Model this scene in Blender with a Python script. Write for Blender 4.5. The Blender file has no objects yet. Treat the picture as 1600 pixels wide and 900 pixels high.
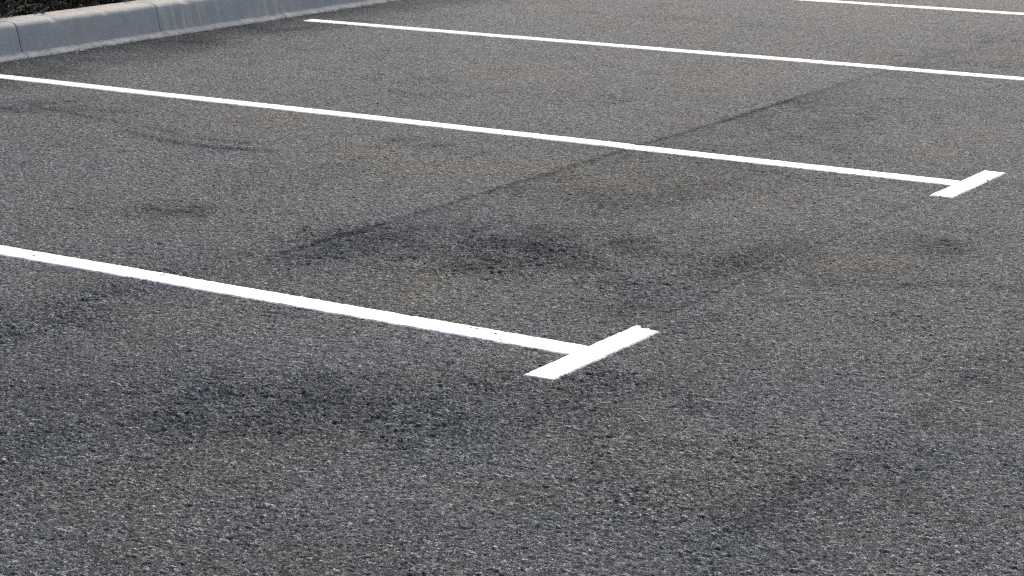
import bpy, bmesh, math, random
import numpy as np
from mathutils import Matrix, Vector

SC = bpy.context.scene
COL = SC.collection
RNG = random.Random(7)

# ---------------------------------------------------------------- camera, sky, sun, exposure
CAM_H = 1.3795
fw = Vector((-0.52650899, 0.81432218, -0.24426966))
rt = Vector((0.839709769, 0.543035325, 0.000372399)).normalized()
up = rt.cross(fw).normalized()
cam = bpy.data.cameras.new('camera')
cam.sensor_width = 36.0
cam.lens = 3226.06 * 36.0 / 1600.0
cam.clip_start = 0.05
cam.clip_end = 3000
cam.dof.use_dof = True
cam.dof.focus_distance = 4.4
cam.dof.aperture_fstop = 22.0
camo = bpy.data.objects.new('camera', cam)
COL.objects.link(camo)
camo.matrix_world = Matrix(((rt.x, up.x, -fw.x, 0), (rt.y, up.y, -fw.y, 0), (rt.z, up.z, -fw.z, CAM_H), (0, 0, 0, 1)))
SC.camera = camo

SUN_EL = math.radians(39)
SUN_AZ = math.radians(-22)          # measured from +Y, positive towards +X: the sun stands beyond the lot, a little left
sd = Vector((math.sin(SUN_AZ) * math.cos(SUN_EL), math.cos(SUN_AZ) * math.cos(SUN_EL), math.sin(SUN_EL)))
world = bpy.data.worlds.new('World')
SC.world = world
world.use_nodes = True
wn = world.node_tree.nodes
bg = wn['Background']
sky = wn.new('ShaderNodeTexSky')
sky.sky_type = 'NISHITA'
sky.sun_disc = False
sky.sun_elevation = SUN_EL
sky.sun_rotation = SUN_AZ
sky.dust_density = 5.0
sky.ozone_density = 0.7
sky.air_density = 1.0
world.node_tree.links.new(sky.outputs[0], bg.inputs[0])
bg.inputs[1].default_value = 0.145
sun = bpy.data.lights.new('sun', 'SUN')
sun.energy = 1.9
sun.angle = math.radians(7)
sun.color = (1.0, 0.965, 0.91)
suno = bpy.data.objects.new('sun', sun)
COL.objects.link(suno)
suno.rotation_euler = sd.to_track_quat('Z', 'Y').to_euler()
suno.location = (0, 0, 20)
SC.view_settings.view_transform = 'Standard'
SC.view_settings.look = 'None'
SC.view_settings.gamma = 1.0
SC.view_settings.use_curve_mapping = False
SC.view_settings.exposure = 0.42
SC.cycles.use_denoising = False
SC.cycles.pixel_filter_type = 'BLACKMAN_HARRIS'
SC.cycles.filter_width = 1.05

# ---------------------------------------------------------------- noise in plain numpy
def hsh(ix, iy, seed):
    h = (ix.astype(np.uint32) * np.uint32(374761393)) ^ (iy.astype(np.uint32) * np.uint32(668265263)) ^ np.uint32((seed * 974634777 + 12345) & 0xffffffff)
    h = (h ^ (h >> np.uint32(13))) * np.uint32(1274126177)
    h = (h ^ (h >> np.uint32(16))) * np.uint32(2246822519)
    h = h ^ (h >> np.uint32(15))
    return (h & np.uint32(0xffffff)).astype(np.float32) / np.float32(16777216.0)

def vnoise(x, y, scale, seed):
    x = x / scale; y = y / scale
    fx = np.floor(x); fy = np.floor(y)
    ix = fx.astype(np.int64); iy = fy.astype(np.int64)
    tx = (x - fx).astype(np.float32); ty = (y - fy).astype(np.float32)
    tx = tx * tx * (3 - 2 * tx); ty = ty * ty * (3 - 2 * ty)
    a = hsh(ix, iy, seed); b = hsh(ix + 1, iy, seed); c = hsh(ix, iy + 1, seed); d = hsh(ix + 1, iy + 1, seed)
    return (a + (b - a) * tx) * (1 - ty) + (c + (d - c) * tx) * ty

def fbm(x, y, scale, seed, n=4):
    s = 0; a = 1.0; t = 0
    for i in range(n):
        s = s + a * vnoise(x, y, scale, seed + i * 17); t += a
        a *= 0.55; scale *= 0.5
    return s / t

def worley(x, y, cell, seed):
    """distance to nearest and second stone centre (in cells), id and offset of the nearest"""
    px = (x / cell); py = (y / cell)
    bx = np.floor(px).astype(np.int64); by = np.floor(py).astype(np.int64)
    f1 = np.full(px.shape, 9.0, np.float32); f2 = f1.copy()
    ox = np.zeros_like(f1); oy = np.zeros_like(f1); idn = np.zeros_like(f1); id2 = np.zeros_like(f1)
    for i in (-1, 0, 1):
        for j in (-1, 0, 1):
            cx = bx + i; cy = by + j
            dx = (cx + 0.1 + 0.8 * hsh(cx, cy, seed) - px).astype(np.float32)
            dy = (cy + 0.1 + 0.8 * hsh(cx, cy, seed + 1) - py).astype(np.float32)
            d = np.sqrt(dx * dx + dy * dy)
            near = d < f1
            f2 = np.where(near, f1, np.minimum(f2, d))
            f1 = np.where(near, d, f1)
            ox = np.where(near, dx, ox); oy = np.where(near, dy, oy)
            idn = np.where(near, hsh(cx, cy, seed + 2), idn)
            id2 = np.where(near, hsh(cx, cy, seed + 3), id2)
    return f1, f2, ox, oy, idn, id2

def sstep(a, b, x):
    t = np.clip((x - a) / (b - a), 0, 1)
    return t * t * (3 - 2 * t)

# ---------------------------------------------------------------- the lot: measures (metres)
KERB_X = -7.50                       # foot of the kerb face
BAR_X = -2.455                       # centre of the T bars
LINE_Y = [4.162, 6.662, 9.162, 11.662]
SEAM_A, SEAM_B, SEAM_C = -3.775, -2.49, -1.585   # paving lane joints, all parallel to the kerb

def blob(x, y, cx, cy, rx, ry, ang=0.0, p=1.0):
    c, s = math.cos(ang), math.sin(ang)
    u = ((x - cx) * c + (y - cy) * s) / rx; v = (-(x - cx) * s + (y - cy) * c) / ry
    return np.exp(-(u * u + v * v) ** p)

ROUGH = [(-3.25, 4.98, .58, .28, .2, .65), (-3.55, 4.75, .3, .2, .5, .8), (-2.64, 3.66, .58, .20, .7, .6), (-2.45, 3.40, .22, .12, .1, .9),
         (-2.95, 3.28, .3, .2, .2, .7), (-3.83, 3.60, .13, .32, 0, 1.0), (-3.85, 4.05, .08, .3, 0, .8), (-2.25, 3.95, .1, .12, 0, .5),
         (-2.64, 4.75, .12, .55, 0, .5), (-3.05, 4.85, .3, .15, .3, .6), (-3.80, 4.75, .06, .25, 0, .8), (-3.1, 2.85, .3, .12, 0, .5), (-1.75, 3.35, .2, .2, .3, .45)]
DARK = [(-6.45, 6.15, .34, .16, .7, .55), (-6.2, 6.10, .42, .05, .45, .45), (-4.33, 4.86, .13, .09, .3, .6), (-4.55, 4.80, .22, .03, .2, .5),
        (-4.42, 6.28, .22, .10, .2, .5), (-7.1, 8.80, .30, .12, .3, .25), (-2.24, 5.73, .13, .11, .2, .5), (-2.12, 5.66, .07, .08, 0, .3),
        (-3.42, 5.86, .42, .22, .2, .35), (-3.30, 6.45, .32, .5, 0, .25), (-3.6, 7.8, .30, .9, 0, .22), (-3.6, 10.2, .25, 1.0, 0, .18),
        (-1.58, 3.95, .08, .9, 0, .35), (-1.45, 3.75, .06, .5, 0, .3), (-3.0, 5.1, .55, .28, 0, .2), (-2.60, 3.66, .75, .24, .75, .24), (-3.1, 3.3, .7, .35, .3, .22), (-3.6, 3.0, .8, .5, 0, .2), (-2.2, 3.75, .35, .10, .9, .3), (-3.1, 5.0, 1.0, .45, .3, .17), (-3.75, 3.75, .3, .4, 0, .25), (-3.45, 5.0, .5, .25, .3, .3),
        (-5.0, 7.4, .5, .3, .3, .15), (-6.6, 8.1, .8, .5, 0, .2), (-1.75, 5.35, .25, .12, .2, .35), (-2.05, 5.2, .3, .05, .3, .3),
        (-6.9, 6.75, .5, .25, .3, .25)]
BROWN = [(-4.0, 5.98, .75, .20, .1, 1.3), (-3.2, 4.62, .35, .2, .2, .7), (-2.9, 5.35, .45, .35, 0, .5), (-3.0, 4.3, .4, .3, 0, .5),
         (-2.0, 4.6, .3, .5, 0, .5), (-2.1, 5.3, .5, .3, 0, .6), (-5.6, 6.2, .9, .3, .2, .5), (-2.0, 3.7, .25, .3, 0, .5),
         (-3.4, 6.4, .5, .3, 0, .45), (-3.5, 3.95, .4, .15, .2, .5), (-4.6, 8.2, .9, .8, 0, .35), (-2.2, 3.2, .35, .1, 0, .4)]
# tyre scuffs: short arcs given as way points with width and depth
SCUFF = [([(-5.62, 5.90), (-5.45, 5.83), (-5.25, 5.80), (-5.05, 5.80), (-4.85, 5.86)], .030, .8),
         ([(-5.50, 5.98), (-5.32, 5.93), (-5.13, 5.92), (-4.98, 5.95)], .018, .6),
         ([(-6.0, 6.06), (-5.78, 6.02), (-5.60, 6.00), (-5.45, 6.0)], .018, .55),
         ([(-6.55, 6.25), (-6.25, 6.10), (-6.0, 6.06)], .03, .35),
         ([(-4.9, 6.12), (-4.7, 6.10), (-4.55, 6.13)], .02, .35)]

def seam_wobble(y, seed):
    return 0.010 * (vnoise(y, y * 0 + 3.3, .5, seed) - .5) + 0.012 * (vnoise(y, y * 0 + 1.7, .08, seed + 5) - .5)

def lot_fields(x, y):
    """slow fields over the paving: waviness (m), roughness, stain, brown dust"""
    wx = x + .26 * (fbm(x, y, .25, 91, 5) - .5); wy = y + .26 * (fbm(x, y, .25, 92, 5) - .5)
    n = fbm(x, y, .35, 41, 4)
    rough = 0; dark = 0; brown = 0
    for b in ROUGH: rough = rough + b[5] * blob(wx, wy, *b[:5])
    for b in DARK: dark = dark + b[5] * blob(wx, wy, *b[:5])
    m2 = fbm(x, y, .10, 95, 4)
    dark = dark * (.35 + 1.2 * sstep(.2, .8, m2))
    for b in BROWN: brown = brown + b[5] * blob(wx, wy, *b[:5])
    rough = rough * (0.2 + 1.6 * sstep(.25, .75, fbm(x, y, .13, 96, 4))) + 0.55 * sstep(.60, .80, fbm(x, y, .28, 51, 4))
    for pts, w, a in SCUFF:
        best = np.full(x.shape, 9.0)
        for (ax, ay), (bx, by) in zip(pts[:-1], pts[1:]):
            dx, dy = bx - ax, by - ay
            t = np.clip(((x - ax) * dx + (y - ay) * dy) / (dx * dx + dy * dy), 0, 1)
            best = np.minimum(best, np.hypot(x - ax - t * dx, y - ay - t * dy))
        dark = dark + a * .8 * np.exp(-(best / (1.35 * w)) ** 2) * (0.5 + n)
    # joints between paving lanes
    sa = x - SEAM_A - seam_wobble(y, 3); sb = x - SEAM_B - seam_wobble(y, 7); sc = x - SEAM_C - seam_wobble(y, 9)
    av = (.25 * sstep(2.0, 3.0, y) + .75 * sstep(4.35, 4.8, y)) * (1 - .6 * sstep(8.2, 9.5, y))
    brk = .35 + 1.0 * vnoise(y, x * 0 + 9.1, .30, 61)
    step = 0.0012 * sstep(.012, -.012, sa) * av - 0.0026 * np.exp(-(sa / .016) ** 2) * av * brk
    step = step - 0.0022 * np.exp(-(sb / .008) ** 2) * sstep(4.3, 4.6, y) * (1 - sstep(6.2, 7.2, y)) * brk
    step = step - 0.0015 * np.exp(-(sc / .02) ** 2) * brk
    dark = dark + .85 * np.exp(-((sa - .008) / .018) ** 2) * av * np.clip(brk, .62, 1.1) - .22 * np.exp(-((sa + .022) / .014) ** 2) * av + .13 * sstep(0, .02, sa) * sstep(1.1, .2, sa) * av + .16 * np.exp(-((sa - .05) / .09) ** 2) * av * (.4 + n)
    bv = sstep(4.3, 4.6, y) * (1 - sstep(6.6, 7.4, y))
    dark = dark + .55 * np.exp(-(sb / .009) ** 2) * bv * brk + .30 * np.exp(-((sb + .09) / .08) ** 2) * bv * (.3 + n) * (1 - .6 * sstep(5.2, 5.8, y))
    dark = dark + .16 * np.exp(-((sc + .02) / .05) ** 2) * brk * (.3 + n)
    # darker band along the kerb, fading out across the asphalt
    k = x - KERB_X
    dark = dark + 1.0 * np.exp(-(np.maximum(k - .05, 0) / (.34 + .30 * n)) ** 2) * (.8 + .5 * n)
    wave = 0.003 * (fbm(x, y, .9, 31, 3) - .5) + step
    rough = rough + .45 * np.clip(dark - .15, 0, 1) * (k > .35)
    dark = dark + .25 * rough
    tone = fbm(x, y, .55, 71, 5) - .5
    tone2 = fbm(x * .6, y, .12, 77, 3) - .5
    dark = np.clip(dark + .55 * tone + .35 * tone2, -.35, 1.4)
    brown = np.clip(brown * (.3 + 1.3 * n) + .9 * (fbm(x, y, .45, 81, 5) - .50) - 1.0 * np.exp(-np.maximum(k, 0) / .5), -.3, 1)
    return wave, np.clip(rough, 0, 1.3), dark, brown

def stones(x, y, rough, fade):
    """the chippings themselves: height (m), tone of the chipping under each point, how far it stands out of the binder"""
    h = np.zeros_like(x); tone = np.full(x.shape, .5); prom = np.full(x.shape, .6)
    CH = 300000
    for s in range(0, len(x), CH):
        e = slice(s, s + CH)
        xx = x[e]; yy = y[e]; rg = rough[e]
        f1, f2, ox, oy, r, r2 = worley(xx, yy, .0060, 11)
        g = sstep(.03, .50, f2 - f1)
        amp = .0022 + .0017 * rg
        a = g * (.45 + .75 * r) * amp + amp * .9 * g * (ox * (r2 - .5) + oy * (r - .5)) * 2
        c1, c2, cx, cy, q, q2 = worley(xx, yy, .0125, 23)
        keep = (q > (.78 - .45 * np.clip(rg, 0, 1))).astype(np.float32)
        gc = sstep(.05, .35, c2 - c1) * keep
        b = gc * (.0016 + .0020 * np.clip(rg, 0, 1)) * (.5 + q2) + gc * .0020 * (cx * (q2 - .5) + cy * (q - .5)) * 2
        pit = sstep(.60, .80, vnoise(xx, yy, .020, 19)) * (.0013 + .0026 * rg) + sstep(.66, .84, vnoise(xx, yy, .0085, 29)) * .0022
        h[e] = np.where(gc > .3, np.maximum(a, b + .0003), a) - pit
        tone[e] = np.where(gc > .3, q2, r2)
        prom[e] = np.where(gc > .3, gc, g)
    return (h - .0020) * fade, tone, prom

# ---------------------------------------------------------------- material helpers
def mat(name):
    m = bpy.data.materials.new(name); m.use_nodes = True
    nt = m.node_tree
    return m, nt, nt.nodes['Principled BSDF']

class N:
    def __init__(self, nt): self.nt = nt
    def new(self, t, **kw):
        n = self.nt.nodes.new(t)
        for k, v in kw.items(): setattr(n, k, v)
        return n
    def link(self, a, b): self.nt.links.new(a, b)
    def val(self, sock, v):
        if hasattr(v, 'links') or hasattr(v, 'is_linked'): self.link(v, sock)
        else: sock.default_value = v
    def math(self, op, a, b=0.0, c=0.0, clamp=False):
        n = self.new('ShaderNodeMath', operation=op, use_clamp=clamp)
        self.val(n.inputs[0], a); self.val(n.inputs[1], b); self.val(n.inputs[2], c)
        return n.outputs[0]
    def mix(self, f, a, b, mode='MIX'):
        n = self.new('ShaderNodeMix', data_type='RGBA', blend_type=mode)
        self.val(n.inputs[0], f); self.val(n.inputs[6], a); self.val(n.inputs[7], b)
        return n.outputs[2]
    def ramp(self, f, stops):
        n = self.new('ShaderNodeValToRGB'); self.link(f, n.inputs[0])
        el = n.color_ramp.elements
        while len(el) < len(stops): el.new(.5)
        for e, (p, c) in zip(el, stops):
            e.position = p; e.color = c if len(c) == 4 else (*c, 1)
        return n.outputs[0]
    def noise(self, vec, scale, detail=4, rough=.55, dist=0):
        n = self.new('ShaderNodeTexNoise'); self.link(vec, n.inputs['Vector'])
        n.inputs['Scale'].default_value = scale; n.inputs['Detail'].default_value = detail
        n.inputs['Roughness'].default_value = rough; n.inputs['Distortion'].default_value = dist
        return n.outputs[0]
    def attr(self, name):
        n = self.new('ShaderNodeAttribute', attribute_name=name); return n.outputs['Fac']
    def coord(self):
        return self.new('ShaderNodeTexCoord').outputs['Object']
    def mapping(self, vec, scale):
        n = self.new('ShaderNodeMapping'); self.link(vec, n.inputs[0]); n.inputs[3].default_value = scale
        return n.outputs[0]
    def bump(self, h, strength, dist):
        n = self.new('ShaderNodeBump'); self.link(h, n.inputs['Height'])
        n.inputs['Strength'].default_value = strength; n.inputs['Distance'].default_value = dist
        return n.outputs[0]

def asphalt_material():
    m, nt, p = mat('asphalt'); n = N(nt)
    co = n.coord()
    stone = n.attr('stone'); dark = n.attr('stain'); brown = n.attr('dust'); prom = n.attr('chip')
    # mineral colours of the chippings
    vz = n.new('ShaderNodeTexVoronoi', voronoi_dimensions='2D'); n.link(co, vz.inputs['Vector']); vz.inputs['Scale'].default_value = 165
    ve = n.new('ShaderNodeTexVoronoi', voronoi_dimensions='2D', feature='DISTANCE_TO_EDGE'); n.link(co, ve.inputs['Vector']); ve.inputs['Scale'].default_value = 165
    sc_ = n.new('ShaderNodeSeparateColor'); n.link(vz.outputs['Color'], sc_.inputs[0])
    rnd = sc_.outputs[0]
    face = n.math('MULTIPLY', n.math('SUBTRACT', ve.outputs['Distance'], .02), 7.0, clamp=True)
    tone = n.math('ADD', n.math('MULTIPLY', stone, .40), n.math('MULTIPLY', rnd, .60), clamp=True)
    c = n.ramp(tone, [(.06, (.036, .0405, .0435)), (.30, (.069, .076, .0805)), (.50, (.138, .148, .154)), (.70, (.228, .241, .247)), (.88, (.345, .358, .358)), (1, (.46, .462, .445))])
    fine = n.noise(co, 360, 3, .65)
    c = n.mix(1.0, c, n.ramp(fine, [(.28, (.50, .50, .50)), (.5, (1, 1, 1)), (.72, (1.6, 1.6, 1.6))]), 'MULTIPLY')
    # the bitumen between them
    c = n.mix(n.math('MULTIPLY', n.math('SUBTRACT', 1.0, prom, clamp=True), .85), c, (.016, .0175, .0195, 1))
    c = n.mix(n.math('MULTIPLY', n.math('SUBTRACT', 1.0, face, clamp=True), .70), c, (.016, .0175, .0195, 1))
    # brown dust, dark rubber / bitumen, and the dark band by the kerb
    c = n.mix(n.math('MULTIPLY', brown, .75, clamp=True), c, n.mix(1.0, c, (1.14, 1.03, .86, 1), 'MULTIPLY'))
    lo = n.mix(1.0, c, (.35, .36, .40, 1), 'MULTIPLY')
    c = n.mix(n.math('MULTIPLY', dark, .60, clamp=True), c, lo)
    c = n.mix(n.math('MULTIPLY', dark, -.9, clamp=True), c, n.mix(1.0, c, (1.35, 1.35, 1.36, 1), 'MULTIPLY'))
    hue = n.noise(co, 2.4, 4, .6)
    c = n.mix(.6, c, n.mix(1.0, c, n.ramp(hue, [(.35, (.92, .985, 1.10)), (.5, (.985, 1, 1.025)), (.65, (1.03, 1.0, .96))]), 'MULTIPLY'))
    n.link(c, p.inputs['Base Color'])
    p.inputs['Roughness'].default_value = .78
    n.link(n.math('SUBTRACT', .13, n.math('MULTIPLY', n.math('MAXIMUM', dark, 0.0), .09)), p.inputs['Specular IOR Level'])
    relief = n.math('ADD', n.math('MULTIPLY', face, n.math('ADD', rnd, .5)), n.math('MULTIPLY', n.noise(co, 420, 3, .7), .8))
    n.link(n.bump(relief, .6, .0014), p.inputs['Normal'])
    return m

def paint_material():
    m, nt, p = mat('road_paint'); n = N(nt); co = n.coord()
    c = n.ramp(n.noise(co, 3.0, 5, .6), [(.3, (.60, .605, .605)), (.55, (.66, .665, .665))])
    sp = n.noise(co, 160, 2, .5)
    c = n.mix(n.math('MULTIPLY', n.math('GREATER_THAN', sp, .745), .6), c, (.30, .29, .27, 1))
    n.link(c, p.inputs['Base Color'])
    p.inputs['Roughness'].default_value = .6
    n.link(n.bump(n.noise(co, 150, 4, .6), .35, .002), p.inputs['Normal'])
    return m

def kerb_material():
    m, nt, p = mat('kerb_concrete'); n = N(nt)
    co = n.coord()
    geo = n.new('ShaderNodeNewGeometry')
    oi = n.new('ShaderNodeObjectInfo')
    streaky = n.attr('streak')
    add = n.new('ShaderNodeVectorMath', operation='ADD'); n.link(co, add.inputs[0])
    rv = n.new('ShaderNodeCombineXYZ'); n.link(n.math('MULTIPLY', oi.outputs['Random'], 31.0), rv.inputs[1]); n.link(rv.outputs[0], add.inputs[1])
    co2 = add.outputs[0]
    c = n.ramp(n.noise(co2, 6, 6, .6), [(.3, (.43, .418, .392)), (.55, (.48, .468, .44)), (.75, (.52, .51, .485))])
    c = n.mix(1.0, c, n.ramp(n.noise(co2, 90, 4, .6), [(.3, (.86, .86, .86)), (.6, (1.05, 1.05, 1.05))]), 'MULTIPLY')
    # lime and rain streaks running down the face
    st = n.noise(n.mapping(co2, (.5, 22, 1.2)), 1.0, 5, .65)
    sm = n.math('MULTIPLY', n.math('MULTIPLY', n.math('SUBTRACT', st, .49, clamp=True), 6.0, clamp=True), streaky, clamp=True)
    c = n.mix(sm, c, (.66, .63, .55, 1))
    # dusty worn top
    sep = n.new('ShaderNodeSeparateXYZ'); n.link(co, sep.inputs[0])
    worn = n.attr('worn')
    wn_ = n.math('MULTIPLY', worn, n.ramp(n.noise(co2, 14, 5, .65), [(.25, (.55, .55, .55)), (.6, (1, 1, 1))]))
    c = n.mix(wn_, c, n.ramp(n.noise(co2, 45, 4, .7), [(.3, (.32, .31, .285)), (.6, (.42, .41, .385))]))
    # chips and pale specks on the face
    vo = n.new('ShaderNodeTexVoronoi'); n.link(co2, vo.inputs['Vector']); vo.inputs['Scale'].default_value = 11
    sep2 = n.new('ShaderNodeSeparateColor'); n.link(vo.outputs['Color'], sep2.inputs[0])
    spk = n.math('MULTIPLY', n.math('LESS_THAN', vo.outputs['Distance'], .10), n.math('GREATER_THAN', sep2.outputs[0], .62))
    c = n.mix(n.math('MULTIPLY', spk, .5), c, (.60, .58, .54, 1))
    n.link(c, p.inputs['Base Color'])
    p.inputs['Roughness'].default_value = .88
    p.inputs['Specular IOR Level'].default_value = .25
    n.link(n.bump(n.noise(co2, 130, 5, .65), .35, .003), p.inputs['Normal'])
    return m

def simple_material(name, cols, scale, rough=.9, bump=.5, bdist=.004):
    m, nt, p = mat(name); n = N(nt); co = n.coord()
    c = n.ramp(n.noise(co, scale, 5, .6), [(.3 + .4 * i / max(1, len(cols) - 1), k) for i, k in enumerate(cols)])
    n.link(c, p.inputs['Base Color'])
    p.inputs['Roughness'].default_value = rough
    p.inputs['Specular IOR Level'].default_value = .25
    n.link(n.bump(n.noise(co, scale * 6, 4, .6), bump, bdist), p.inputs['Normal'])
    return m

def island_material(name, stops, rough=.8):
    """every loose piece of the mesh (leaf, twig) gets its own tone"""
    m, nt, p = mat(name); n = N(nt)
    g = n.new('ShaderNodeNewGeometry')
    n.link(n.ramp(g.outputs['Random Per Island'], stops), p.inputs['Base Color'])
    p.inputs['Roughness'].default_value = rough
    p.inputs['Specular IOR Level'].default_value = .2
    return m

M_ASPHALT = asphalt_material(); M_PAINT = paint_material(); M_KERB = kerb_material()
M_MORTAR = simple_material('mortar', [(.32, .31, .28), (.47, .46, .425), (.56, .55, .51)], 24, .92, .35, .003)
M_SOIL = simple_material('soil', [(.018, .014, .010), (.035, .028, .020), (.055, .044, .032)], 18, 1, 1, .02)
M_TWIG = island_material('twig_bark', [(0, (.016, .013, .010)), (.55, (.036, .030, .024)), (.80, (.13, .115, .095)), (1, (.34, .31, .27))])
M_SHOOT = island_material('pale_bark', [(0, (.05, .044, .036)), (.5, (.13, .115, .095)), (1, (.36, .33, .28))])
M_LEAF = island_material('dull_leaf', [(0, (.008, .011, .006)), (.5, (.018, .023, .011)), (.85, (.036, .037, .016)), (1, (.07, .053, .024))])
M_DRY = island_material('dry_litter', [(0, (.035, .026, .018)), (.6, (.075, .055, .036)), (1, (.17, .135, .09))])

# ---------------------------------------------------------------- mesh helpers
def np_mesh(name, co, faces, smooth=True):
    me = bpy.data.meshes.new(name)
    k = faces.shape[1]
    me.vertices.add(len(co)); me.vertices.foreach_set('co', np.ascontiguousarray(co, np.float32).ravel())
    me.loops.add(faces.size); me.loops.foreach_set('vertex_index', np.ascontiguousarray(faces, np.int32).ravel())
    me.polygons.add(len(faces)); me.polygons.foreach_set('loop_start', np.arange(0, faces.size, k, dtype=np.int32))
    if smooth: me.polygons.foreach_set('use_smooth', np.ones(len(faces), bool))
    me.update(calc_edges=True)
    return me

def fattr(me, name, v):
    a = me.attributes.new(name, 'FLOAT', 'POINT'); a.data.foreach_set('value', np.ascontiguousarray(v, np.float32))

def link(name, me, m, parent=None):
    o = bpy.data.objects.new(name, me); COL.objects.link(o)
    if m: me.materials.append(m)
    if parent: o.parent = parent
    return o

def tag(o, label=None, cat=None, group=None, kind=None):
    for k, v in (('label', label), ('category', cat), ('group', group), ('kind', kind)):
        if v: o[k] = v
    return o

def empty(name, loc):
    o = bpy.data.objects.new(name, None); COL.objects.link(o); o.location = loc
    o.empty_display_size = .1
    return o

def bm_obj(name, bm, m, parent=None, smooth=True):
    me = bpy.data.meshes.new(name); bm.to_mesh(me); bm.free()
    if smooth:
        for f in me.polygons: f.use_smooth = True
    return link(name, me, m, parent)

# ---------------------------------------------------------------- asphalt: one sheet out to the horizon, fine where one stands close
def build_asphalt():
    K = 6.2e-4
    phi0 = math.atan2(fw.x, fw.y)
    half = .43
    fine = np.arange(-half, half + K, K)
    side = [half]; d = K
    while side[-1] < math.pi - .08:
        d = min(d * 1.06, .07); side.append(side[-1] + d)
    side = np.array(side[1:])
    side = side[side < math.pi - .03]
    ang = np.concatenate([-side[::-1], fine, side])
    r = [2.35]
    while r[-1] < 13.0: r.append(r[-1] * (1 + K))
    d = r[-1] * K
    while r[-1] < 900: d *= 1.05; r.append(r[-1] + d)
    inner = [2.35]; d = 2.35 * K
    while inner[-1] > .15: d = min(d * 1.06, .2); inner.append(inner[-1] - d)
    inner = [v for v in inner[1:] if v > .1]
    R = np.array(inner[::-1] + r)
    A, RR = np.meshgrid(ang, R)
    x = (np.sin(A + phi0) * RR).ravel(); y = (np.cos(A + phi0) * RR).ravel()
    near = ((np.abs(A) < half + .15) & (RR < 16) & (RR > 2.0)).ravel()
    dens = np.minimum(sstep(half + .14, half + .02, np.abs(A)), sstep(16, 11.0, RR)).ravel()
    z = np.zeros_like(x); st = np.full(x.shape, .5); sta = np.zeros_like(x); du = np.zeros_like(x); pr = np.full(x.shape, .75)
    tot = np.hypot(x, y) < 40
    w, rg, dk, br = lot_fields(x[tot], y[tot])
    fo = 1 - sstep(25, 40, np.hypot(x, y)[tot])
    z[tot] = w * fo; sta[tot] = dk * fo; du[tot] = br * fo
    rough = np.zeros_like(x); rough[tot] = rg
    h, t, p_ = stones(x[near], y[near], rough[near], dens[near])
    z[near] += h
    st[near] = .5 + (t - .5); pr[near] = p_ * dens[near] + .75 * (1 - dens[near])
    far = ~near
    st[far] = hsh(np.arange(far.sum()), np.arange(far.sum()) * 7, 5)
    nr, na = len(R), len(ang)
    i = np.arange(nr - 1)[:, None] * na; j = np.arange(na)[None, :]
    j2 = (j + 1) % na
    f = np.stack([i + j, i + na + j, i + na + j2, i + j2], -1).reshape(-1, 4)
    f = f[:, ::-1]
    co = np.stack([x, y, z], 1)
    me = np_mesh('asphalt', co, f)
    # close the small hole under the viewer
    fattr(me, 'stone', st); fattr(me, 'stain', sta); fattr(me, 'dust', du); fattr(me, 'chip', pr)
    o = link('asphalt', me, M_ASPHALT)
    tag(o, kind='structure')
    return o
build_asphalt()

# ---------------------------------------------------------------- painted bay markings: thin paint that lies in the texture of the asphalt
def paint_strip(name, x0, x1, y0, y1, parent, seed, res=.004, ragged=(0, 0, 0, 0), lift=0.0):
    """ragged: bleed of the paint (m) at the x0, x1, y0, y1 edge"""
    nx = max(4, int((x1 - x0) / res)); ny = max(4, int((y1 - y0) / res))
    u = np.linspace(0, 1, nx + 1); v = np.linspace(0, 1, ny + 1)
    U, V = np.meshgrid(u, v)
    gx = x0 + (x1 - x0) * U; gy = y0 + (y1 - y0) * V
    def edge(t, s, a):
        base = .0022 * (vnoise(t, t * 0 + s, .03, seed + s) - .5) * 2 + .0013 * (vnoise(t, t * 0 + s, .009, seed + s + 3) - .5) * 2
        base = base + .003 * (vnoise(t, t * 0 + s, .6, seed + s + 9) - .5)
        return base + a * vnoise(t, t * 0 + s, .010, seed + s + 6) ** 3
    lx = edge(gy, 1, ragged[0]); hx = edge(gy, 2, ragged[1]); ly = edge(gx, 3, ragged[2]); hy = edge(gx, 4, ragged[3])
    X = gx - lx * (1 - U) ** 8 + hx * U ** 8; Y = gy - ly * (1 - V) + hy * V
    x = X.ravel(); y = Y.ravel()
    w, rg, dk, br = lot_fields(x, y)
    h, t, p_ = stones(x, y, rg, np.ones_like(x))
    z = w + .20 * h + .0021 + lift
    rim = np.ones((ny + 1, nx + 1), bool); rim[1:-1, 1:-1] = False
    z = np.where(rim.ravel(), w + h - .0008, z)
    i = np.arange(ny)[:, None] * (nx + 1); j = np.arange(nx)[None, :]
    f = np.stack([i + j, i + j + 1, i + nx + 2 + j, i + nx + 1 + j], -1).reshape(-1, 4)
    # pinholes and scuffs where the paint never took or has worn off
    fc = f.mean(1)
    cx = x[f].mean(1); cy = y[f].mean(1)
    hole = (vnoise(cx, cy, .011, seed + 50) > .95) & (vnoise(cx, cy, .16, seed + 60) > .58)
    f = f[~hole]
    return link(name, np_mesh(name, np.stack([x, y, z], 1), f), M_PAINT, parent)

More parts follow.
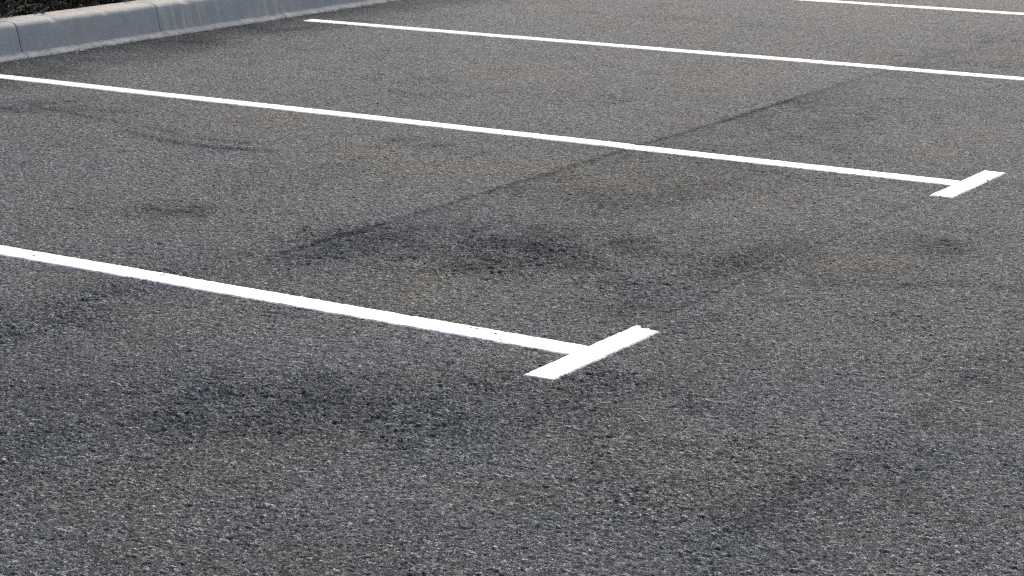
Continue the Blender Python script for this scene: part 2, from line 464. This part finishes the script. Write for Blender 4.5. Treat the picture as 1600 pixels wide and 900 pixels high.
HW = .0465
BAR = [(-.040, .040)] * 4
LINES = [
    ('nearest white bay line, wide, ending in a T bar at the centre of the lot', KERB_X + .22),
    ('middle white bay line whose T bar ends near the right edge of the picture', KERB_X + .20),
    ('thin white bay line starting just off the kerb, third from the front', KERB_X + .205),
    ('farthest white bay line, cut off by the top right corner', KERB_X + .22)]
for k, ((lab, xs), yc) in enumerate(zip(LINES, LINE_Y)):
    root = empty('parking_bay_marking', (BAR_X, yc, 0))
    tag(root, lab, 'bay marking', 'white T-ended parking bay markings')
    res = (.004, .005, .007, .009)[k]
    a = paint_strip('bay_line', xs, BAR_X - .015, yc - HW, yc + HW, root, 100 + 10 * k, res, (.01, 0, 0, 0))
    b = paint_strip('end_bar', BAR_X - .041, BAR_X + .041, yc - .253, yc + .262, root, 300 + 10 * k, (.003, .004, .006, .008)[k], (0, 0, .004, .022 if k == 0 else .006), .0005)
    for o in (a, b): o.matrix_parent_inverse = Matrix.Translation((-BAR_X, -yc, 0))

# ---------------------------------------------------------------- kerb stones
PROFILE = [(-7.499, -.10), (-7.499, .012), (-7.502, .030), (-7.509, .062), (-7.516, .095), (-7.523, .122), (-7.528, .140), (-7.532, .1505), (-7.539, .1590), (-7.549, .1645),
           (-7.562, .1675), (-7.585, .1688), (-7.620, .169), (-7.66, .169), (-7.70, .169), (-7.735, .1685), (-7.745, .166), (-7.750, .158), (-7.752, .10), (-7.752, -.10)]
J0, PITCH = 7.178, .995
def kerb_profile_mesh(L, seed, streak, dy, dx):
    n = int(L / .02)
    P = np.array(PROFILE); P[:, 0] -= KERB_X
    # a finer outline
    t = np.linspace(0, len(P) - 1, (len(P) - 1) * 2 + 1); P = np.stack([np.interp(t, np.arange(len(P)), P[:, k]) for k in (0, 1)], 1)
    ys = np.concatenate([[0, .0015, .004, .009], np.linspace(.02, L - .02, n), [L - .009, L - .004, L - .0015, L]])
    inset = np.minimum(ys, L - ys); inset = .0022 * np.clip(1 - inset / .009, 0, 1) ** 2
    m = len(P)
    cx, cz = -.125, .05
    X = np.zeros((len(ys), m)); Y = X.copy(); Z = X.copy(); W = X.copy()
    for i, yy in enumerate(ys):
        dX = P[:, 0] - cx; dZ = P[:, 1] - cz
        sc = 1 - inset[i] / .12
        X[i] = cx + dX * sc; Z[i] = np.where(P[:, 1] > .02, cz + dZ * sc, P[:, 1]); Y[i] = yy
    xx = X.ravel(); yy = Y.ravel(); zz = Z.ravel()
    n1 = fbm(yy + seed * 3.7, zz * 1.0 + xx, .25, seed, 3) - .5
    n2 = fbm(yy + seed * 1.3, zz + xx * .7, .018, seed + 4, 2) - .5
    out = .0022 * n1 + .0012 * n2
    # chipped arris
    arr = np.exp(-((zz - .160) / .012) ** 2)
    chip = np.clip(vnoise(yy + seed, xx * 0, .022, seed + 8) - .82, 0, 1) * .04 * arr
    xx = xx + (out - chip) * (zz > 0) + dx; zz = zz + (out * .5 - chip * .7) * (zz > .1)
    zz2 = Z.ravel()
    worn = sstep(.153, .1655, zz2 + .004 * (fbm(yy + seed, xx, .05, seed + 2, 3) - .5))
    i = np.arange(len(ys) - 1)[:, None] * m; j = np.arange(m - 1)[None, :]
    f = np.stack([i + j, i + j + 1, i + m + j + 1, i + m + j], -1).reshape(-1, 4)
    co = np.stack([xx, yy, zz], 1)
    me = bpy.data.meshes.new('kerb_body')
    fl = [tuple(q[::-1]) for q in f.tolist()]
    last = (len(ys) - 1) * m
    fl.append(tuple(range(m))); fl.append(tuple(range(last + m - 1, last - 1, -1)))
    me.from_pydata(co.tolist(), [], fl); me.update()
    for q in me.polygons: q.use_smooth = len(q.vertices) == 4
    fattr(me, 'worn', worn); fattr(me, 'streak', np.full(len(co), streak) * sstep(-.02, .12, zz2 * 0 + .1 + .25 * (vnoise(yy, yy * 0, .3, seed + 30) - .5)))
    return me

def mortar_mesh(L, seed):
    """rough fillet of mortar the stone sits in"""
    prof = [(.046, -.02), (.041, .000), (.034, .010), (.020, .019), (.006, .0235), (-.006, .025), (-.03, .025)]
    n = int(L / .012)
    ys = np.linspace(-.001, L + .001, n)
    m = len(prof)
    X = np.zeros((n, m)); Z = X.copy(); Y = X.copy()
    for k, (a, b) in enumerate(prof):
        e = .6 * (fbm(ys + seed * 2.1, ys * 0 + k * .004, .12, seed, 3) - .5)
        e2 = vnoise(ys + seed, ys * 0 + k * .9, .016, seed + 2) - .5
        g = 1.0 if k < 5 else .25
        X[:, k] = a + g * (.012 * e + .007 * e2 * (k < 3)); Z[:, k] = b + (.006 * e + .003 * e2) * (b > 0); Y[:, k] = ys
    i = np.arange(n - 1)[:, None] * m; j = np.arange(m - 1)[None, :]
    f = np.stack([i + m + j, i + m + j + 1, i + j + 1, i + j], -1).reshape(-1, 4)
    return np_mesh('mortar_fillet', np.stack([X.ravel(), Y.ravel(), Z.ravel()], 1), f)

KERB_LABEL = {
    -1: ('short visible piece of grey kerb stone at the left edge, before the first open joint', .25),
    0: ('clean smooth blue-grey kerb stone with a few pale specks, dark shrubs behind it', .12),
    1: ('kerb stone with pale lime streaks running down its face', 1.0),
    2: ('grey kerb stone behind the start of the third bay line', .3),
    3: ('kerb stone at the top of the picture of which only the foot shows', .3)}
for k in range(-4, 8):
    L = PITCH - .004
    y0 = J0 + PITCH * k + .002
    root = empty('kerb_stone', (KERB_X, y0, 0))
    lab, stv = KERB_LABEL.get(k, ('grey concrete kerb stone farther along the row, outside the photo', .35))
    tag(root, lab, 'kerb stone', 'concrete kerb stones edging the lot')
    link('kerb_body', kerb_profile_mesh(L, 40 + k * 7, stv, 0, .002 * math.sin(k * 2.3)), M_KERB, root)
    link('mortar_fillet', mortar_mesh(PITCH - .006, 400 + k * 9), M_MORTAR, root)

# ---------------------------------------------------------------- planting bed behind the kerb
def build_bed():
    nx, ny = 90, 260
    xs = -7.748 - np.concatenate([np.linspace(0, 2.2, nx), np.geomspace(2.4, 300, 24)])
    ys = np.concatenate([-np.geomspace(300, 1, 24) + 3, np.linspace(3, 16, ny), np.geomspace(1, 400, 24) + 16])
    X, Y = np.meshgrid(xs, ys)
    x = X.ravel(); y = Y.ravel()
    z = .10 + .05 * (fbm(x, y, .3, 5, 4) - .5) + .012 * (fbm(x, y, .04, 6, 3) - .5) + .25 * sstep(-8.2, -12, x)
    z = np.where(X.ravel() > -7.749, .06, z)
    m = len(xs)
    i = np.arange(len(ys) - 1)[:, None] * m; j = np.arange(m - 1)[None, :]
    f = np.stack([i + j, i + m + j, i + m + j + 1, i + j + 1], -1).reshape(-1, 4)
    tag(link('soil_bed', np_mesh('soil_bed', np.stack([x, y, z], 1), f), M_SOIL), kind='structure')
build_bed()

def tube(V, F, pts, r0, r1, k=5):
    b = len(V); n = len(pts)
    for i, p in enumerate(pts):
        a = pts[max(0, i - 1)]; c = pts[min(n - 1, i + 1)]
        t = (c - a).normalized(); s = t.orthogonal().normalized(); q = t.cross(s)
        r = r0 + (r1 - r0) * i / (n - 1)
        for j in range(k):
            an = 2 * math.pi * j / k
            V.append(p + s * (math.cos(an) * r) + q * (math.sin(an) * r))
    for i in range(n - 1):
        for j in range(k):
            F.append((b + i * k + j, b + i * k + (j + 1) % k, b + (i + 1) * k + (j + 1) % k, b + (i + 1) * k + j))
    F.append(tuple(b + (n - 1) * k + j for j in range(k)))

def walk(rng, p, d, length, steps, wob, sag=0.0):
    pts = [p.copy()]
    for i in range(steps):
        d = (d + Vector((rng.gauss(0, wob), rng.gauss(0, wob), rng.gauss(0, wob) - sag))).normalized()
        p = p + d * (length / steps)
        if p.z < .12: p.z = .12; d.z = abs(d.z)
        if p.x > -7.70 and p.z < .19: p.x = -7.70
        pts.append(p.copy())
    return pts

def leaf(V, F, p, d, L, w, rng):
    s = d.cross(Vector((rng.gauss(0, 1), rng.gauss(0, 1), rng.gauss(0, 1)))).normalized(); nrm = d.cross(s)
    b = len(V)
    V += [p, p + d * L * .35 + s * w + nrm * L * .05, p + d * L * .7 + s * w * .7, p + d * L - nrm * L * .12, p + d * L * .7 - s * w * .7, p + d * L * .35 - s * w + nrm * L * .05, p + d * L * .4 - nrm * L * .03]
    F += [(b, b + 1, b + 6), (b + 1, b + 2, b + 6), (b + 2, b + 3, b + 6), (b + 3, b + 4, b + 6), (b + 4, b + 5, b + 6), (b + 5, b, b + 6)]

def shrub(x, y, h, seed, label, leafy):
    rng = random.Random(seed)
    root = empty('shrub', (x, y, .10)); tag(root, label, 'shrub', 'dark tangled shrubs behind the kerb')
    V, F, LV, LF, BV, BF = [], [], [], [], [], []
    for s in range(30):
        a = rng.uniform(0, 6.283); rr = rng.uniform(0, .30)
        p = Vector((x + math.cos(a) * rr, y + math.sin(a) * rr * 1.3, .08))
        d = Vector((math.cos(a) * .7, math.sin(a) * .9, rng.uniform(.5, 1.5))).normalized()
        st = walk(rng, p, d, h * rng.uniform(.7, 1.15), 9, .16, .05)
        tube(V, F, st, rng.uniform(.004, .009), .0015)
        for q in range(9):
            i = rng.randrange(1, 9); pp = st[i]
            dd = Vector((rng.gauss(0, 1), rng.gauss(0, 1), rng.gauss(.1, .6))).normalized()
            tw = walk(rng, pp, dd, rng.uniform(.12, .34), 5, .25, .04)
            tube(V, F, tw, rng.uniform(.0018, .0035), .0008, 4)
            for r in range(leafy):
                lp = tw[rng.randrange(1, 6)]
                ld = Vector((rng.gauss(0, 1), rng.gauss(0, 1), rng.gauss(0, .8))).normalized()
                leaf(LV, LF, lp, ld, rng.uniform(.020, .045), rng.uniform(.006, .012), rng)
    # long arching shoots low over the kerb back
    for s in range(16):
        p = Vector((x + rng.uniform(-.1, .38), y + rng.uniform(-.5, .5), .10))
        d = Vector((rng.uniform(-.1, .45), rng.gauss(0, .8), rng.uniform(.25, .9))).normalized()
        tube(BV, BF, walk(rng, p, d, rng.uniform(.25, .6), 9, .20, .08), rng.uniform(.004, .0095), .0022, 6)
    inv = Matrix.Translation((-x, -y, -.10))
    for nm, v, f, m in (('twigs', V, F, M_TWIG), ('bare_shoots', BV, BF, M_SHOOT), ('leaves', LV, LF, M_LEAF)):
        me = bpy.data.meshes.new(nm); me.from_pydata([tuple(inv @ q) for q in v], [], f); me.update()
        link(nm, me, m, root)

SHRUBS = [(-8.28, 6.15, .62, 'low dark shrub beyond the left edge of the photo', 5), (-8.22, 6.95, .70, 'dark leafy shrub at the extreme top left corner, with yellowish blades at its foot', 6),
          (-8.30, 7.62, .75, 'dark brown twiggy shrub behind the clean kerb stone, right of the leafy one', 4), (-8.24, 8.35, .66, 'dark shrub ending above the first full kerb joint', 5),
          (-8.30, 9.15, .70, 'dark shrub behind the streaked kerb stone, above the picture edge', 5), (-8.26, 9.95, .68, 'dark shrub in the bed behind the third bay line, above the picture edge', 5)]
for k, (x, y, h, lab, lf) in enumerate(SHRUBS): shrub(x, y, h, 50 + k, lab, lf)
for k, (x, y, h) in enumerate([(-8.85, 6.6, .8), (-8.9, 7.5, .9), (-8.85, 8.4, .85), (-8.9, 9.4, .8)]):
    shrub(x, y, h, 80 + k, 'taller dark shrub in the second rank, hidden in the tangle behind the kerb', 6)

def litter():
    rng = random.Random(5); V, F = [], []
    for i in range(5200):
        x = -7.77 - abs(rng.gauss(0, .45)); y = rng.uniform(5.2, 11.5)
        a = rng.uniform(0, 6.283); d = Vector((math.cos(a), math.sin(a), rng.gauss(.15, .4))).normalized()
        leaf(V, F, Vector((x, y, .115 + rng.random() * .03)), d, rng.uniform(.02, .05), rng.uniform(.004, .012), rng)
    me = bpy.data.meshes.new('leaf_litter'); me.from_pydata([tuple(v) for v in V], [], F); me.update()
    tag(link('leaf_litter', me, M_DRY), kind='stuff')
litter()

def grass_tuft():
    rng = random.Random(9); V, F = [], []
    x, y = -7.86, 7.12
    for i in range(70):
        a = rng.uniform(0, 6.283); p = Vector((x + rng.gauss(0, .03), y + rng.gauss(0, .06), .10))
        d = Vector((math.cos(a) * .5, math.sin(a) * .5, 1)).normalized(); L = rng.uniform(.08, .2); w = .002
        b = len(V); s = Vector((-math.sin(a), math.cos(a), 0)); n = 5
        for q in range(n + 1):
            t = q / n; c = p + d * L * t + Vector((math.cos(a), math.sin(a), -.5)) * L * .45 * t * t
            V.append(c + s * w * (1 - t * .95)); V.append(c - s * w * (1 - t * .95))
        for q in range(n): F.append((b + 2 * q, b + 2 * q + 1, b + 2 * q + 3, b + 2 * q + 2))
    me = bpy.data.meshes.new('grass_tuft'); me.from_pydata([(v.x - x, v.y - y, v.z - .1) for v in V], [], F); me.update()
    o = link('grass_tuft', me, island_material('dry_grass', [(0, (.04, .045, .015)), (.6, (.09, .085, .03)), (1, (.20, .16, .07))]))
    o.location = (x, y, .1)
    tag(o, 'small yellow-green grass tuft behind the kerb at the top left corner', 'grass tuft')
grass_tuft()

# ---------------------------------------------------------------- loose chippings and crumbs on the asphalt
def chipping(x, y, size, flat, col, label, cat='stone', seed=1, z=.0):
    rng = random.Random(seed)
    bm = bmesh.new(); bmesh.ops.create_icosphere(bm, subdivisions=2, radius=1)
    pl = [Vector((rng.gauss(0, 1), rng.gauss(0, 1), rng.gauss(0, .8))).normalized() for _ in range(9)]
    ds = [rng.uniform(.55, .9) for _ in pl]
    for v in bm.verts:
        for a, b in zip(pl, ds):
            t = v.co.dot(a)
            if t > b: v.co -= a * (t - b)
        v.co = Vector((v.co.x * size, v.co.y * size * rng.uniform(.78, .82), v.co.z * size * flat))
    o = bm_obj('loose_chipping' if cat == 'stone' else 'mortar_crumb', bm, col, smooth=False)
    o.rotation_euler.z = rng.uniform(0, 6.28)
    w = lot_fields(np.array([x]), np.array([y]))[0][0]
    o.location = (x, y, w + size * flat * .45 + z)
    tag(o, label, cat, 'loose chippings on the asphalt' if cat == 'stone' else 'mortar crumbs at the kerb foot')

S_OR = simple_material('orange_stone', [(.30, .16, .10), (.50, .30, .20), (.62, .45, .35)], 200, .8, .3, .001)
S_YE = simple_material('yellow_stone', [(.30, .27, .13), (.50, .46, .28)], 200, .8, .3, .001)
S_GR = simple_material('grey_stone', [(.12, .125, .13), (.19, .195, .20)], 200, .8, .3, .001)
S_PA = simple_material('pale_stone', [(.34, .34, .33), (.50, .50, .48)], 200, .8, .3, .001)
chipping(-3.060, 2.812, .0065, .7, S_OR, 'tiny orange pebble at the left edge, near the bottom', seed=1)
chipping(-2.480, 3.372, .0058, .6, S_YE, 'yellowish stone chip in the dark rough patch left of the T bar', seed=2)
chipping(-2.533, 3.424, .0085, .55, S_GR, 'rounded grey chip just left of the yellowish chip', seed=3)
chipping(-3.815, 3.566, .0095, .55, S_GR, 'large grey chip in the dark joint at the left edge, below the nearest bay line', seed=4)
chipping(-3.800, 3.63, .0085, .5, S_GR, 'smaller grey chip beside the large one in the joint at the left edge', seed=5)
chipping(-6.28, 6.13, .0075, .5, S_PA, 'pale chip on the dark stain under the left end of the middle bay line', seed=6)
chipping(-5.19, 6.98, .0085, .5, S_PA, 'pale chip lying just beyond the middle bay line', seed=7)
chipping(-7.418, 7.50, .012, .45, M_MORTAR, 'flat white mortar crumb at the foot of the clean kerb stone', 'crumb', seed=8)
chipping(-7.40, 9.55, .011, .45, M_MORTAR, 'pale mortar crumb by the kerb foot above the third bay line', 'crumb', seed=9)

crng = random.Random(21)
for k in range(14):
    y = crng.uniform(6.9, 10.3)
    chipping(-7.44 + abs(crng.gauss(0, .03)) + .012, y, crng.uniform(.004, .008), .5, M_MORTAR, 'tiny pale mortar crumb in the gutter at the foot of the kerb', 'crumb', seed=30 + k)
